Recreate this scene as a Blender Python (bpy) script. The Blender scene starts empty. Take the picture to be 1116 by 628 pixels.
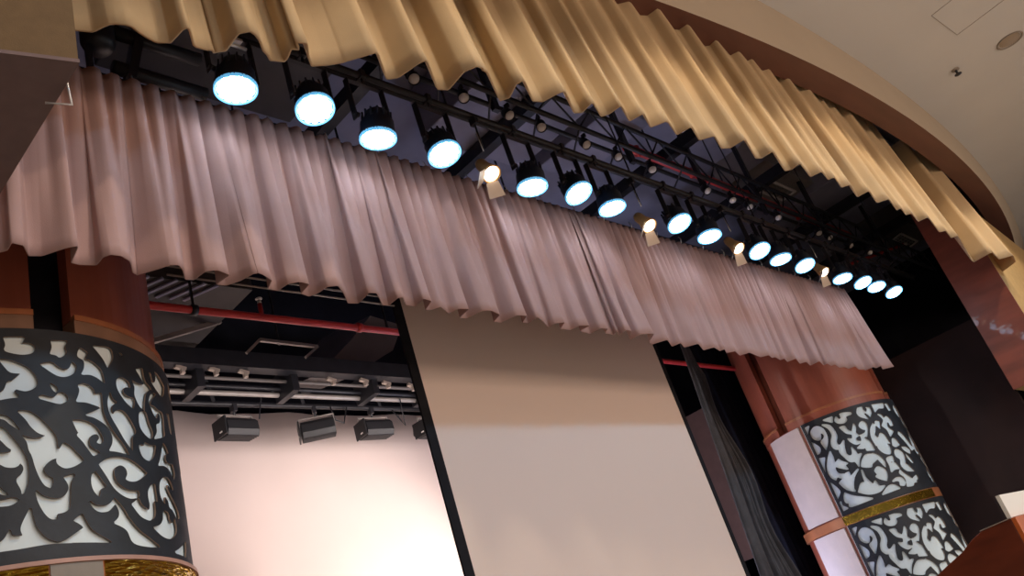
import bpy, bmesh, math, random
import numpy as np
from mathutils import Vector, Matrix
random.seed(7)
HEM_FRONT = [(1.518, 3.446), (1.614, 3.412), (1.629, 3.396), (1.649, 3.36), (1.672, 3.323), (1.703, 3.303), (1.746, 3.289), (1.775, 3.29), (1.82, 3.311), (1.872, 3.329), (1.921, 3.339), (1.944, 3.339), (2.006, 3.308), (2.014, 3.259), (2.023, 3.188), (2.036, 3.168), (2.05, 3.18), (2.117, 3.271), (2.142, 3.282), (2.188, 3.277), (2.207, 3.273), (2.231, 3.265), (2.248, 3.28), (2.308, 3.23), (2.307, 3.148), (2.308, 3.078), (2.353, 3.039), (2.388, 3.05), (2.429, 3.076), (2.491, 3.141), (2.528, 3.159), (2.57, 3.194), (2.658, 3.165), (2.661, 3.132), (2.642, 3.055), (2.685, 3.042), (2.668, 3.012), (2.642, 2.995), (2.691, 2.977), (2.754, 3.063), (2.823, 3.128), (2.915, 3.074), (2.992, 3.012), (3.005, 2.992), (3.073, 2.915), (3.129, 2.849), (3.336, 3.023), (3.403, 2.971), (3.445, 2.809), (3.47, 2.763), (3.722, 2.951), (3.805, 2.918), (3.789, 2.729), (3.837, 2.65), (3.894, 2.651), (3.886, 2.661), (3.939, 2.664), (4.244, 2.85), (4.293, 2.787), (4.236, 2.657), (4.256, 2.608), (4.489, 2.742), (4.575, 2.711), (4.609, 2.617), (4.644, 2.552), (4.92, 2.698), (4.987, 2.664), (4.971, 2.544), (5.181, 2.632), (5.225, 2.583), (5.241, 2.483), (5.243, 2.469), (5.48, 2.568), (5.517, 2.447), (5.742, 2.541), (5.818, 2.419), (6.084, 2.502), (6.12, 2.369), (6.378, 2.458), (6.474, 2.355), (6.729, 2.439), (6.82, 2.393), (6.843, 2.253), (7.266, 2.379), (7.269, 2.379), (7.338, 2.352), (7.355, 2.234), (7.85, 2.372), (7.911, 2.32), (7.895, 2.22), (8.303, 2.307), (8.345, 2.195), (8.609, 2.247), (8.636, 2.189), (8.97, 2.26), (9.032, 2.184), (9.442, 2.281), (9.469, 2.145), (9.913, 2.236), (10.003, 2.123), (10.459, 2.206), (10.482, 2.157), (10.766, 2.208), (10.826, 2.153), (11.219, 2.214), (11.257, 2.095), (12.017, 2.213), (12.108, 2.152), (12.506, 2.213), (12.564, 2.138), (14.152, 2.424), (14.135, 2.122), (14.704, 2.175), (14.882, 2.007), (15.323, 2.085)]
HEM_REAR = [(1.308, 4.008), (1.334, 3.978), (1.331, 3.91), (1.384, 3.919), (1.437, 4.006), (1.497, 3.989), (1.576, 3.889), (1.621, 3.854), (1.644, 4.015), (1.691, 4.025), (1.775, 4.007), (1.777, 3.924), (1.802, 3.89), (1.856, 3.888), (1.918, 3.926), (1.976, 4.031), (2.015, 4.053), (2.014, 4.049), (2.085, 3.973), (2.139, 3.908), (2.18, 3.897), (2.222, 3.937), (2.284, 4.033), (2.336, 4.025), (2.356, 3.917), (2.418, 3.893), (2.505, 3.924), (2.476, 4.04), (2.544, 4.04), (2.602, 3.97), (2.638, 3.874), (2.661, 3.862), (2.662, 3.86), (2.693, 3.868), (2.783, 3.916), (2.813, 4.015), (2.891, 4.022), (2.91, 3.926), (2.973, 3.889), (3.044, 3.901), (3.053, 4.018), (3.13, 4.038), (3.166, 3.992), (3.186, 3.897), (3.247, 3.872), (3.346, 3.95), (3.453, 4.061), (3.53, 4.045), (3.531, 3.998), (3.518, 3.901), (3.578, 3.893), (3.729, 4.03), (3.775, 4.02), (3.778, 4.014), (3.779, 3.914), (3.808, 3.898), (3.909, 3.99), (3.998, 3.987), (3.986, 3.877), (4.073, 3.893), (4.11, 4.016), (4.158, 4.012), (4.209, 3.95), (4.349, 4.022), (4.386, 3.939), (4.477, 3.926), (4.492, 4.062), (4.572, 4.057), (4.619, 3.921), (4.692, 3.906), (4.832, 3.945), (4.86, 4.056), (4.949, 4.054), (5.002, 3.918), (5.109, 3.907), (5.156, 4.01), (5.164, 4.008), (5.233, 4.013), (5.235, 3.904), (5.331, 3.941), (5.506, 4.037), (5.515, 3.964), (5.602, 3.925), (5.658, 4.033), (5.795, 4.028), (5.826, 3.942), (5.94, 3.921), (5.917, 4.024), (6.097, 4.05), (6.119, 3.938), (6.219, 3.932), (6.254, 4.002), (6.408, 4.014), (6.372, 3.943), (6.488, 4.014), (6.467, 3.913), (6.551, 3.911), (6.723, 4.068), (6.737, 3.945), (6.91, 3.901), (7.024, 4.046), (7.129, 4.098), (7.239, 3.974), (7.479, 4.087), (7.518, 4.003), (7.695, 4.075), (7.807, 3.969), (8.079, 4.081), (8.167, 3.998), (8.377, 4.053), (8.405, 4.008), (8.553, 4.075), (8.652, 4.02), (8.877, 4.095), (8.96, 4.008), (9.163, 4.045), (9.336, 4.072), (9.421, 4.009), (9.585, 4.056), (9.627, 4.033), (9.849, 4.08), (9.87, 4.035), (10.074, 4.105), (10.115, 4.002), (10.425, 4.108), (10.489, 4.044), (10.758, 4.123), (10.767, 3.99), (11.064, 4.078), (11.061, 4.017), (11.274, 4.061), (11.309, 4.017), (11.577, 4.084), (11.681, 4.051), (11.878, 4.081), (11.929, 4.001), (12.22, 4.07), (12.335, 4.049), (12.445, 4.066), (12.482, 3.956), (12.621, 3.973), (12.635, 3.895), (12.896, 3.984), (13.066, 3.873)]
OPEN_LEFT = [[(-1.947, 4.146), (-1.849, 4.148), (-1.874, 4.103), (-1.835, 4.109), (-1.807, 4.095), (-1.806, 4.076), (-1.822, 4.054), (-1.863, 4.045), (-1.907, 4.052), (-1.944, 4.068), (-1.938, 4.101)], [(-1.714, 4.135), (-1.63, 4.143), (-1.647, 4.107), (-1.642, 4.068), (-1.675, 4.039), (-1.693, 4.05), (-1.722, 4.055), (-1.71, 4.096)], [(-1.777, 3.985), (-1.721, 3.997), (-1.69, 3.973), (-1.652, 3.958), (-1.623, 3.974), (-1.609, 4.011), (-1.591, 3.991), (-1.601, 3.957), (-1.632, 3.93), (-1.672, 3.919), (-1.714, 3.934)], [(-1.971, 4.01), (-1.933, 4.006), (-1.886, 3.986), (-1.842, 3.956), (-1.81, 3.91), (-1.804, 3.867), (-1.823, 3.841), (-1.861, 3.826), (-1.914, 3.843), (-1.917, 3.825), (-1.894, 3.79), (-1.942, 3.786), (-2.017, 3.772), (-2.016, 3.795), (-1.959, 3.828), (-1.939, 3.877), (-1.919, 3.881), (-1.869, 3.931), (-1.922, 3.937), (-1.949, 3.971)], [(-1.735, 3.87), (-1.702, 3.842), (-1.71, 3.822), (-1.723, 3.835)], [(-1.796, 3.782), (-1.78, 3.796), (-1.724, 3.784), (-1.69, 3.815), (-1.663, 3.808), (-1.653, 3.784), (-1.672, 3.763), (-1.699, 3.754), (-1.746, 3.766)], [(-1.556, 4.11), (-1.516, 4.089), (-1.537, 4.044), (-1.535, 4.032), (-1.516, 4.038), (-1.479, 4.025), (-1.436, 3.984), (-1.423, 3.911), (-1.467, 3.939), (-1.511, 3.951), (-1.558, 3.944), (-1.539, 3.985), (-1.538, 4.034), (-1.573, 4.058)], [(-1.474, 4.139), (-1.368, 4.15), (-1.347, 4.124), (-1.35, 4.083), (-1.389, 4.019), (-1.413, 4.068), (-1.45, 4.114)], [(-1.292, 4.139), (-1.268, 4.132), (-1.282, 4.121)], [(-1.585, 3.871), (-1.554, 3.883), (-1.518, 3.873), (-1.496, 3.845), (-1.504, 3.821), (-1.451, 3.839), (-1.452, 3.794), (-1.453, 3.752), (-1.503, 3.764), (-1.552, 3.774), (-1.602, 3.772), (-1.584, 3.815), (-1.578, 3.847)], [(-1.391, 3.852), (-1.379, 3.816), (-1.354, 3.801), (-1.382, 3.781), (-1.394, 3.758), (-1.393, 3.73), (-1.383, 3.709), (-1.369, 3.736), (-1.338, 3.75), (-1.304, 3.746), (-1.269, 3.712), (-1.229, 3.642), (-1.261, 3.603), (-1.272, 3.519), (-1.319, 3.574), (-1.356, 3.635), (-1.389, 3.689), (-1.408, 3.737), (-1.41, 3.794)], [(-1.631, 3.654), (-1.585, 3.657), (-1.539, 3.646), (-1.499, 3.619), (-1.477, 3.578), (-1.47, 3.555), (-1.485, 3.533), (-1.504, 3.535), (-1.487, 3.559), (-1.493, 3.583), (-1.52, 3.586), (-1.547, 3.567), (-1.555, 3.535), (-1.55, 3.506), (-1.529, 3.489), (-1.497, 3.477), (-1.535, 3.457), (-1.564, 3.502), (-1.584, 3.534), (-1.615, 3.571), (-1.593, 3.582), (-1.608, 3.592)], [(-1.556, 3.693), (-1.508, 3.717), (-1.454, 3.746), (-1.445, 3.703), (-1.424, 3.653), (-1.389, 3.598), (-1.338, 3.541), (-1.304, 3.488), (-1.387, 3.495), (-1.431, 3.495), (-1.409, 3.532), (-1.402, 3.575), (-1.417, 3.623), (-1.45, 3.656), (-1.511, 3.686)], [(-1.33, 3.947), (-1.304, 3.966), (-1.271, 3.967), (-1.24, 3.951), (-1.233, 3.923), (-1.265, 3.921), (-1.292, 3.902), (-1.292, 3.872), (-1.258, 3.853), (-1.215, 3.857), (-1.21, 3.828), (-1.229, 3.79), (-1.279, 3.819), (-1.32, 3.869), (-1.335, 3.906)], [(-1.158, 4.063), (-1.092, 4.089), (-1.086, 4.033), (-1.065, 3.998), (-1.016, 3.978), (-1.082, 3.93), (-1.109, 3.867), (-1.123, 3.81), (-1.121, 3.802), (-1.161, 3.817), (-1.184, 3.848), (-1.197, 3.885), (-1.189, 3.934), (-1.206, 3.974), (-1.16, 3.966), (-1.092, 3.976), (-1.085, 3.985), (-1.116, 4.017)], [(-1.024, 4.082), (-0.997, 4.091), (-0.988, 4.044), (-0.964, 4.031), (-0.932, 4.071), (-0.934, 4.121), (-0.88, 4.112), (-0.786, 4.076), (-0.822, 4.011), (-0.871, 3.975), (-0.918, 3.983), (-0.97, 4.008), (-1.014, 4.043)], [(-1.05, 3.851), (-1.006, 3.857), (-0.955, 3.845), (-0.902, 3.848), (-0.889, 3.811), (-0.903, 3.737), (-0.918, 3.688), (-1.049, 3.636), (-1.008, 3.687), (-1.003, 3.735), (-0.957, 3.759), (-0.936, 3.81), (-0.965, 3.835), (-0.997, 3.784), (-1.029, 3.809)], [(-0.97, 3.953), (-1.005, 3.946), (-1.042, 3.914), (-1.062, 3.874), (-1.055, 3.856), (-1.032, 3.897)], [(-1.175, 3.764), (-1.132, 3.788), (-1.108, 3.781), (-1.092, 3.725), (-1.064, 3.672), (-1.078, 3.636), (-1.111, 3.628), (-1.156, 3.65), (-1.183, 3.69)], [(-1.21, 3.549), (-1.195, 3.562), (-1.168, 3.557), (-1.159, 3.582), (-1.111, 3.576), (-1.049, 3.587), (-1.079, 3.525), (-1.117, 3.488), (-1.149, 3.478), (-1.192, 3.495)], [(-0.944, 3.632), (-0.909, 3.613), (-0.885, 3.586), (-0.932, 3.56), (-0.937, 3.519), (-0.902, 3.508), (-0.826, 3.522), (-0.808, 3.467), (-0.845, 3.424), (-0.898, 3.47), (-0.968, 3.482), (-1.04, 3.468), (-1.013, 3.507), (-0.979, 3.568)], [(-0.817, 3.87), (-0.769, 3.88), (-0.762, 3.751), (-0.794, 3.758)], [(-1.504, 3.406), (-1.447, 3.442), (-1.374, 3.458), (-1.305, 3.453), (-1.244, 3.431), (-1.174, 3.393), (-1.231, 3.353), (-1.283, 3.331), (-1.322, 3.329), (-1.341, 3.336), (-1.326, 3.365), (-1.334, 3.4), (-1.368, 3.417), (-1.405, 3.402), (-1.422, 3.368), (-1.414, 3.321), (-1.384, 3.288), (-1.33, 3.269), (-1.257, 3.27), (-1.265, 3.243), (-1.321, 3.227), (-1.376, 3.241), (-1.426, 3.279), (-1.464, 3.341)], [(-1.174, 3.285), (-1.141, 3.323), (-1.107, 3.333), (-1.107, 3.292), (-1.104, 3.234), (-1.137, 3.242), (-1.134, 3.196), (-1.146, 3.142), (-1.186, 3.116), (-1.216, 3.115), (-1.266, 3.133), (-1.319, 3.19), (-1.286, 3.211), (-1.268, 3.228), (-1.258, 3.217), (-1.242, 3.189), (-1.186, 3.166), (-1.175, 3.203), (-1.181, 3.244)], [(-1.049, 3.353), (-1.003, 3.394), (-0.947, 3.406), (-0.907, 3.39), (-0.878, 3.354), (-0.906, 3.345), (-0.958, 3.365), (-0.976, 3.348), (-0.946, 3.31), (-0.898, 3.269), (-0.846, 3.223), (-0.833, 3.183), (-0.882, 3.173), (-0.931, 3.212), (-0.97, 3.223), (-0.975, 3.254), (-1.007, 3.279), (-1.021, 3.27), (-1.024, 3.235), (-1.049, 3.253), (-1.062, 3.294)], [(-1.048, 3.18), (-0.996, 3.176), (-0.992, 3.14), (-0.957, 3.124), (-0.918, 3.159), (-0.91, 3.098), (-0.949, 3.055), (-1.021, 3.027), (-1.097, 3.034), (-1.167, 3.071), (-1.105, 3.09), (-1.066, 3.128)], [(-0.972, 2.952), (-0.898, 2.981), (-0.764, 3.048), (-0.791, 2.972), (-0.845, 2.941)], [(-1.436, 3.213), (-1.427, 3.21), (-1.38, 3.158), (-1.351, 3.11), (-1.288, 3.045), (-1.214, 3.005), (-1.136, 2.965), (-1.238, 2.96), (-1.335, 2.975), (-1.367, 3.036), (-1.398, 3.06), (-1.448, 3.08), (-1.415, 3.11), (-1.409, 3.15), (-1.43, 3.19), (-1.451, 3.169), (-1.478, 3.148), (-1.521, 3.142), (-1.554, 3.158), (-1.578, 3.197), (-1.547, 3.175), (-1.506, 3.169), (-1.468, 3.179), (-1.444, 3.2)], [(-1.666, 3.095), (-1.624, 3.126), (-1.612, 3.098), (-1.587, 3.048), (-1.545, 3.014), (-1.478, 2.976), (-1.722, 2.987), (-1.636, 3.042), (-1.613, 3.057), (-1.648, 3.086)], [(-1.867, 3.174), (-1.86, 3.126), (-1.849, 3.077), (-1.824, 3.033), (-1.792, 3.003), (-1.745, 2.987), (-1.686, 3.005), (-1.687, 2.984), (-1.793, 2.988), (-1.93, 2.98), (-2.042, 2.98), (-2.041, 3.003), (-1.989, 3.029), (-1.961, 3.073), (-1.954, 3.044), (-1.91, 3.038), (-1.902, 3.042), (-1.911, 3.069), (-1.902, 3.104)], [(-1.837, 3.264), (-1.812, 3.235), (-1.77, 3.217), (-1.73, 3.214), (-1.699, 3.229), (-1.678, 3.268), (-1.683, 3.301), (-1.7, 3.33), (-1.648, 3.346), (-1.667, 3.312), (-1.675, 3.267), (-1.68, 3.223), (-1.688, 3.166), (-1.715, 3.146), (-1.758, 3.138), (-1.749, 3.113), (-1.776, 3.115), (-1.803, 3.147), (-1.828, 3.208)], [(-1.535, 3.36), (-1.517, 3.338), (-1.479, 3.282), (-1.511, 3.269), (-1.524, 3.228), (-1.545, 3.253), (-1.556, 3.29), (-1.552, 3.336)], [(-1.898, 3.707), (-1.85, 3.702), (-1.803, 3.664), (-1.756, 3.605), (-1.728, 3.554), (-1.726, 3.495), (-1.728, 3.467), (-1.707, 3.49), (-1.689, 3.522), (-1.658, 3.502), (-1.628, 3.468), (-1.593, 3.428), (-1.639, 3.398), (-1.672, 3.386), (-1.698, 3.386), (-1.723, 3.404), (-1.729, 3.424), (-1.72, 3.442), (-1.756, 3.433), (-1.793, 3.4), (-1.8, 3.372), (-1.787, 3.344), (-1.758, 3.32), (-1.77, 3.279), (-1.794, 3.294), (-1.816, 3.34), (-1.832, 3.396), (-1.843, 3.453), (-1.856, 3.488), (-1.863, 3.533), (-1.881, 3.566), (-1.857, 3.553), (-1.809, 3.547), (-1.761, 3.564), (-1.807, 3.582), (-1.84, 3.618), (-1.862, 3.659)], [(-2.019, 3.695), (-1.96, 3.682), (-1.929, 3.651), (-1.902, 3.606), (-1.938, 3.64), (-1.965, 3.668), (-2.019, 3.685)], [(-2.021, 3.635), (-1.967, 3.61), (-1.946, 3.577), (-1.913, 3.525), (-1.885, 3.467), (-1.872, 3.421), (-1.87, 3.371), (-1.876, 3.311), (-1.898, 3.253), (-1.902, 3.281), (-1.919, 3.33), (-1.895, 3.357), (-1.884, 3.386), (-1.89, 3.411), (-1.901, 3.429), (-1.914, 3.408), (-1.934, 3.401), (-1.966, 3.407), (-1.988, 3.423), (-2.027, 3.447), (-2.026, 3.477), (-1.954, 3.477), (-1.924, 3.488), (-1.953, 3.514), (-1.979, 3.55), (-2.022, 3.602)], [(-2.031, 3.334), (-1.988, 3.286), (-1.965, 3.256), (-1.985, 3.264), (-2.032, 3.291)], [(-2.034, 3.232), (-1.982, 3.23), (-1.946, 3.236), (-1.917, 3.227), (-1.943, 3.209), (-1.974, 3.203), (-2.035, 3.209)]]
OPEN_RIGHT = [[(3.486, 4.075), (3.576, 4.097), (3.488, 3.982)], [(3.571, 3.995), (3.639, 4.043), (3.704, 4.033), (3.754, 3.977), (3.766, 3.894), (3.747, 3.799), (3.672, 3.677), (3.66, 3.742), (3.655, 3.804), (3.711, 3.831), (3.742, 3.879), (3.723, 3.929), (3.684, 3.937), (3.678, 3.888), (3.651, 3.848), (3.605, 3.862), (3.566, 3.91)], [(3.495, 3.858), (3.547, 3.798), (3.585, 3.73), (3.565, 3.671), (3.523, 3.658), (3.498, 3.716), (3.492, 3.796)], [(3.494, 3.581), (3.587, 3.56), (3.534, 3.464), (3.494, 3.346), (3.482, 3.468)], [(3.781, 4.035), (3.862, 3.993), (3.894, 3.919), (3.899, 3.806), (3.852, 3.722), (3.857, 3.661), (3.901, 3.652), (3.963, 3.696), (3.929, 3.607), (3.91, 3.497), (3.952, 3.447), (4.0, 3.463), (4.03, 3.56), (4.051, 3.485), (4.055, 3.425), (4.114, 3.429), (4.049, 3.361), (4.005, 3.27), (3.987, 3.351), (3.919, 3.377), (3.877, 3.46), (3.845, 3.548), (3.857, 3.61), (3.807, 3.625), (3.777, 3.685), (3.801, 3.76), (3.85, 3.842), (3.842, 3.949)], [(3.827, 4.097), (3.938, 4.104), (3.958, 4.092), (3.93, 4.025)], [(3.983, 4.022), (4.014, 4.07), (4.039, 4.018), (4.084, 4.026), (4.091, 4.093), (4.14, 4.093), (4.246, 4.065), (4.246, 4.048), (4.148, 4.038), (4.141, 3.988), (4.093, 3.957), (4.018, 3.974)], [(4.002, 3.902), (4.071, 3.893), (4.079, 3.839), (4.114, 3.792), (4.146, 3.789), (4.217, 3.884), (4.214, 3.825), (4.179, 3.752), (4.204, 3.701), (4.147, 3.687), (4.137, 3.631), (4.187, 3.597), (4.116, 3.588), (4.06, 3.642), (4.037, 3.698), (4.098, 3.67), (4.125, 3.745), (4.051, 3.798)], [(4.284, 3.828), (4.321, 3.868), (4.369, 3.876), (4.398, 3.828), (4.371, 3.742), (4.311, 3.649), (4.247, 3.686), (4.325, 3.704), (4.359, 3.754), (4.31, 3.777)], [(4.233, 3.691), (4.288, 3.597), (4.318, 3.554), (4.329, 3.425), (4.22, 3.451), (4.226, 3.508), (4.18, 3.498), (4.11, 3.523), (4.187, 3.563), (4.229, 3.633)], [(4.36, 4.054), (4.403, 4.103), (4.465, 4.098), (4.459, 4.053), (4.496, 3.982), (4.539, 4.041), (4.535, 4.069), (4.587, 4.057), (4.578, 3.989), (4.526, 3.931), (4.488, 4.002), (4.431, 3.999), (4.471, 3.902), (4.375, 3.963), (4.348, 4.014)], [(4.659, 4.089), (4.93, 4.08), (4.868, 4.019), (4.751, 4.026), (4.656, 3.981), (4.661, 4.041)], [(4.96, 4.064), (5.042, 4.069), (5.047, 3.971), (4.978, 3.965)], [(4.684, 3.924), (4.749, 3.904), (4.764, 3.84), (4.853, 3.863), (4.901, 3.788), (4.894, 3.719), (4.822, 3.719), (4.823, 3.771), (4.79, 3.793), (4.752, 3.704), (4.826, 3.624), (4.711, 3.56), (4.711, 3.659), (4.654, 3.739), (4.732, 3.811), (4.722, 3.873)], [(4.573, 3.825), (4.636, 3.812), (4.59, 3.709), (4.568, 3.749), (4.551, 3.778)], [(4.512, 3.805), (4.521, 3.769), (4.495, 3.707), (4.446, 3.634), (4.486, 3.556), (4.545, 3.626), (4.606, 3.595), (4.632, 3.454), (4.562, 3.486), (4.524, 3.521), (4.494, 3.503), (4.587, 3.43), (4.587, 3.363), (4.544, 3.306), (4.458, 3.337), (4.406, 3.426), (4.422, 3.489), (4.391, 3.481), (4.383, 3.601), (4.427, 3.725)], [(4.714, 3.497), (4.78, 3.494), (4.811, 3.404), (4.707, 3.388), (4.669, 3.412)], [(4.65, 3.317), (4.712, 3.33), (4.788, 3.275), (4.776, 3.193), (4.734, 3.101), (4.774, 3.06), (4.826, 2.969), (4.689, 3.002), (4.639, 3.087), (4.676, 3.178), (4.626, 3.247)], [(4.948, 3.592), (5.018, 3.552), (5.114, 3.409), (5.148, 3.305), (5.049, 3.284), (5.013, 3.381), (4.908, 3.562)], [(4.832, 3.35), (4.942, 3.336), (5.003, 3.288), (4.959, 3.241), (4.89, 3.274), (4.843, 3.315)], [(3.499, 3.188), (3.532, 3.142), (3.582, 3.033), (3.548, 2.981), (3.498, 2.934), (3.494, 3.066)], [(3.529, 2.874), (3.524, 2.811), (3.582, 2.757), (3.493, 2.75), (3.492, 2.823)], [(3.643, 2.968), (3.741, 2.882), (3.87, 2.818), (3.971, 2.765), (3.652, 2.763), (3.643, 2.815), (3.601, 2.847), (3.609, 2.908)], [(3.709, 3.613), (3.711, 3.528), (3.692, 3.435), (3.672, 3.377), (3.66, 3.315), (3.689, 3.254), (3.744, 3.232), (3.697, 3.201), (3.647, 3.237), (3.606, 3.204), (3.561, 3.271), (3.565, 3.386), (3.627, 3.512)], [(3.678, 3.405), (3.771, 3.46), (3.806, 3.413), (3.865, 3.364), (3.814, 3.36), (3.836, 3.285), (3.742, 3.346)], [(3.826, 3.233), (3.821, 3.153), (3.969, 3.228), (3.862, 3.137), (3.79, 3.001), (3.791, 2.952), (3.694, 3.022), (3.639, 3.133), (3.718, 3.176), (3.765, 3.224)], [(4.016, 3.194), (4.018, 3.062), (4.077, 2.936), (4.124, 2.984), (4.146, 2.896), (4.219, 2.879), (4.112, 2.827), (3.961, 2.843), (3.838, 2.918), (3.924, 3.015), (3.988, 3.0), (3.997, 3.102)], [(4.043, 3.25), (4.084, 3.318), (4.174, 3.386), (4.278, 3.359), (4.311, 3.291), (4.203, 3.243), (4.168, 3.206), (4.095, 3.223)], [(4.196, 3.13), (4.264, 3.165), (4.334, 3.103), (4.334, 3.021), (4.286, 2.946), (4.211, 2.995), (4.169, 3.042), (4.207, 3.053), (4.197, 3.097)], [(4.282, 3.374), (4.353, 3.31), (4.391, 3.216), (4.368, 3.141), (4.346, 3.197), (4.308, 3.291), (4.264, 3.338)], [(4.45, 3.241), (4.561, 3.254), (4.552, 3.19), (4.49, 3.197), (4.481, 3.15), (4.547, 3.15), (4.581, 3.059), (4.489, 3.066), (4.422, 3.043), (4.445, 3.135)], [(4.581, 3.026), (4.619, 2.96), (4.706, 2.868), (4.696, 2.788), (4.631, 2.77), (4.558, 2.78), (4.592, 2.852), (4.58, 2.928), (4.541, 2.987)], [(4.372, 2.903), (4.449, 2.93), (4.533, 2.915), (4.553, 2.846), (4.516, 2.806), (4.46, 2.821), (4.472, 2.875), (4.433, 2.902)], [(4.139, 2.773), (4.245, 2.838), (4.313, 2.856), (4.372, 2.838), (4.425, 2.783), (4.281, 2.778)], [(4.73, 2.855), (4.841, 2.892), (4.835, 2.852), (4.74, 2.82), (4.775, 2.805), (4.73, 2.806)], [(4.833, 3.352), (4.91, 3.333), (4.989, 3.291), (4.96, 3.243), (4.903, 3.292)], [(4.842, 3.233), (4.888, 3.176), (4.917, 3.097), (4.88, 3.102), (4.841, 3.182)]]
LED = [(2.584, 5.535, -0.105, 0.042, -0.994), (3.187, 5.577, -0.106, -0.177, -0.978), (3.708, 5.481, -0.087, 0.147, -0.985), (4.374, 5.531, -0.065, -0.193, -0.979), (5.38, 5.463, -0.113, 0.08, -0.99), (6.06, 5.56, -0.041, -0.262, -0.964), (6.552, 5.506, -0.052, 0.007, -0.999), (7.787, 5.582, -0.123, -0.246, -0.961), (8.371, 5.53, -0.134, 0.015, -0.991), (9.548, 5.545, -0.207, -0.233, -0.95), (10.076, 5.515, -0.125, 0.004, -0.992), (10.788, 5.536, -0.207, -0.164, -0.964), (11.97, 5.513, -0.175, 0.016, -0.984), (12.744, 5.555, -0.191, -0.182, -0.964), (13.284, 5.561, -0.241, -0.034, -0.97), (14.005, 5.561, -0.219, -0.174, -0.96)]
SMALL_X = [5.452, 6.16, 6.896, 7.444, 8.321, 9.0, 9.789, 11.269, 12.02, 12.588, 13.579, 15.197, 15.69, 16.671, 17.612]
WARM = [(4.856, 3.55, 5.436), (7.093, 3.55, 5.381), (8.944, 3.55, 5.444), (11.322, 3.55, 5.489)]
DIFFUSERS = [[(15.13, 5.25), (15.08, 4.92), (16.29, 4.92), (16.32, 5.23)], [(22.01, 5.07), (21.89, 4.8), (23.09, 4.81), (23.23, 5.11)]]
CAM = [[0.6870189, -0.11908328, -0.71681532], [-0.66590814, -0.49798348, -0.55549869], [-0.29081159, 0.85897126, -0.42142259]]
FOC = 939.034
PI = math.pi
SC = bpy.context.scene
COL = SC.collection
DROP = 0.45          # everything is modelled with the hall floor at z = 0.45 and lowered at the end

# ------------------------------------------------------------------ materials
def nodes(name):
    m = bpy.data.materials.new(name); m.use_nodes = True
    nt = m.node_tree; b = nt.nodes['Principled BSDF']
    return m, nt, b
def mat(name, col, rough=.6, metal=0., var=0., scale=6., bump=0., bscale=60., trans=0., coat=0., spec=.5, stretch=(1, 1, 1), detail=4.):
    m, nt, b = nodes(name)
    b.inputs['Base Color'].default_value = (*col, 1); b.inputs['Roughness'].default_value = rough
    b.inputs['Metallic'].default_value = metal; b.inputs['Coat Weight'].default_value = coat
    b.inputs['Specular IOR Level'].default_value = spec
    tc = nt.nodes.new('ShaderNodeTexCoord'); mp = nt.nodes.new('ShaderNodeMapping')
    mp.inputs['Scale'].default_value = stretch
    nt.links.new(tc.outputs['Object'], mp.inputs['Vector'])
    if var:
        n = nt.nodes.new('ShaderNodeTexNoise'); n.inputs['Scale'].default_value = scale; n.inputs['Detail'].default_value = detail
        nt.links.new(mp.outputs[0], n.inputs['Vector'])
        r = nt.nodes.new('ShaderNodeValToRGB'); e = r.color_ramp.elements
        e[0].position = .3; e[1].position = .7
        e[0].color = (*[c*(1-var) for c in col], 1); e[1].color = (*[min(1, c*(1+var)) for c in col], 1)
        nt.links.new(n.outputs['Fac'], r.inputs[0]); nt.links.new(r.outputs[0], b.inputs['Base Color'])
    if bump:
        n2 = nt.nodes.new('ShaderNodeTexNoise'); n2.inputs['Scale'].default_value = bscale
        nt.links.new(mp.outputs[0], n2.inputs['Vector'])
        bp = nt.nodes.new('ShaderNodeBump'); bp.inputs['Strength'].default_value = bump; bp.inputs['Distance'].default_value = .01
        nt.links.new(n2.outputs['Fac'], bp.inputs['Height']); nt.links.new(bp.outputs[0], b.inputs['Normal'])
    if trans:
        t = nt.nodes.new('ShaderNodeBsdfTranslucent'); t.inputs[0].default_value = (min(1, col[0]*1.25), col[1]*.75, col[2]*.45, 1)
        mx = nt.nodes.new('ShaderNodeMixShader'); mx.inputs[0].default_value = trans
        out = nt.nodes['Material Output']
        nt.links.new(b.outputs[0], mx.inputs[1]); nt.links.new(t.outputs[0], mx.inputs[2]); nt.links.new(mx.outputs[0], out.inputs[0])
    return m
def emis(name, col, s):
    m, nt, b = nodes(name)
    b.inputs['Base Color'].default_value = (*col, 1)
    b.inputs['Emission Color'].default_value = (*col, 1); b.inputs['Emission Strength'].default_value = s
    return m
M_CREAM = mat('cream_fabric', (.52, .385, .225), .85, var=.07, scale=2.2, bump=.12, bscale=180, trans=.22, spec=.15)
M_MAUVE = mat('mauve_fabric', (.45, .295, .275), .9, var=.07, scale=2.0, bump=.12, bscale=180, trans=.16, spec=.15)
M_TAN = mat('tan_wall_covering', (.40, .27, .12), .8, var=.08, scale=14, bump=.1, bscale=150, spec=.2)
M_TAN_SHADE = mat('shaded_tan_wall_covering', (.15, .095, .048), .8, var=.08, scale=14, bump=.1, bscale=150, spec=.2)  # tan covering with the dim left corner's shade put into its colour
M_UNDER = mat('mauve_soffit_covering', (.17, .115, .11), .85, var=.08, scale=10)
M_BROWN = mat('dark_brown_trim', (.12, .045, .032), .45, var=.15, scale=3, stretch=(.3, 2, 6))
M_PLASTER = mat('hall_plaster', (.60, .585, .57), .9, var=.025, scale=.7)
M_FASCIA = mat('fascia_plaster', (.40, .33, .25), .85, var=.03, scale=1)
M_WOOD = mat('red_brown_veneer', (.29, .075, .042), .38, var=.18, scale=3.0, stretch=(1.5, 1.5, .35), coat=.25)
M_WOOD2 = mat('dark_red_veneer', (.17, .045, .026), .36, var=.25, scale=3.0, stretch=(.4, .4, 2), coat=.3)
M_RING = mat('orange_wood_ring', (.36, .125, .05), .35, var=.15, scale=5, coat=.3)
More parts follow.
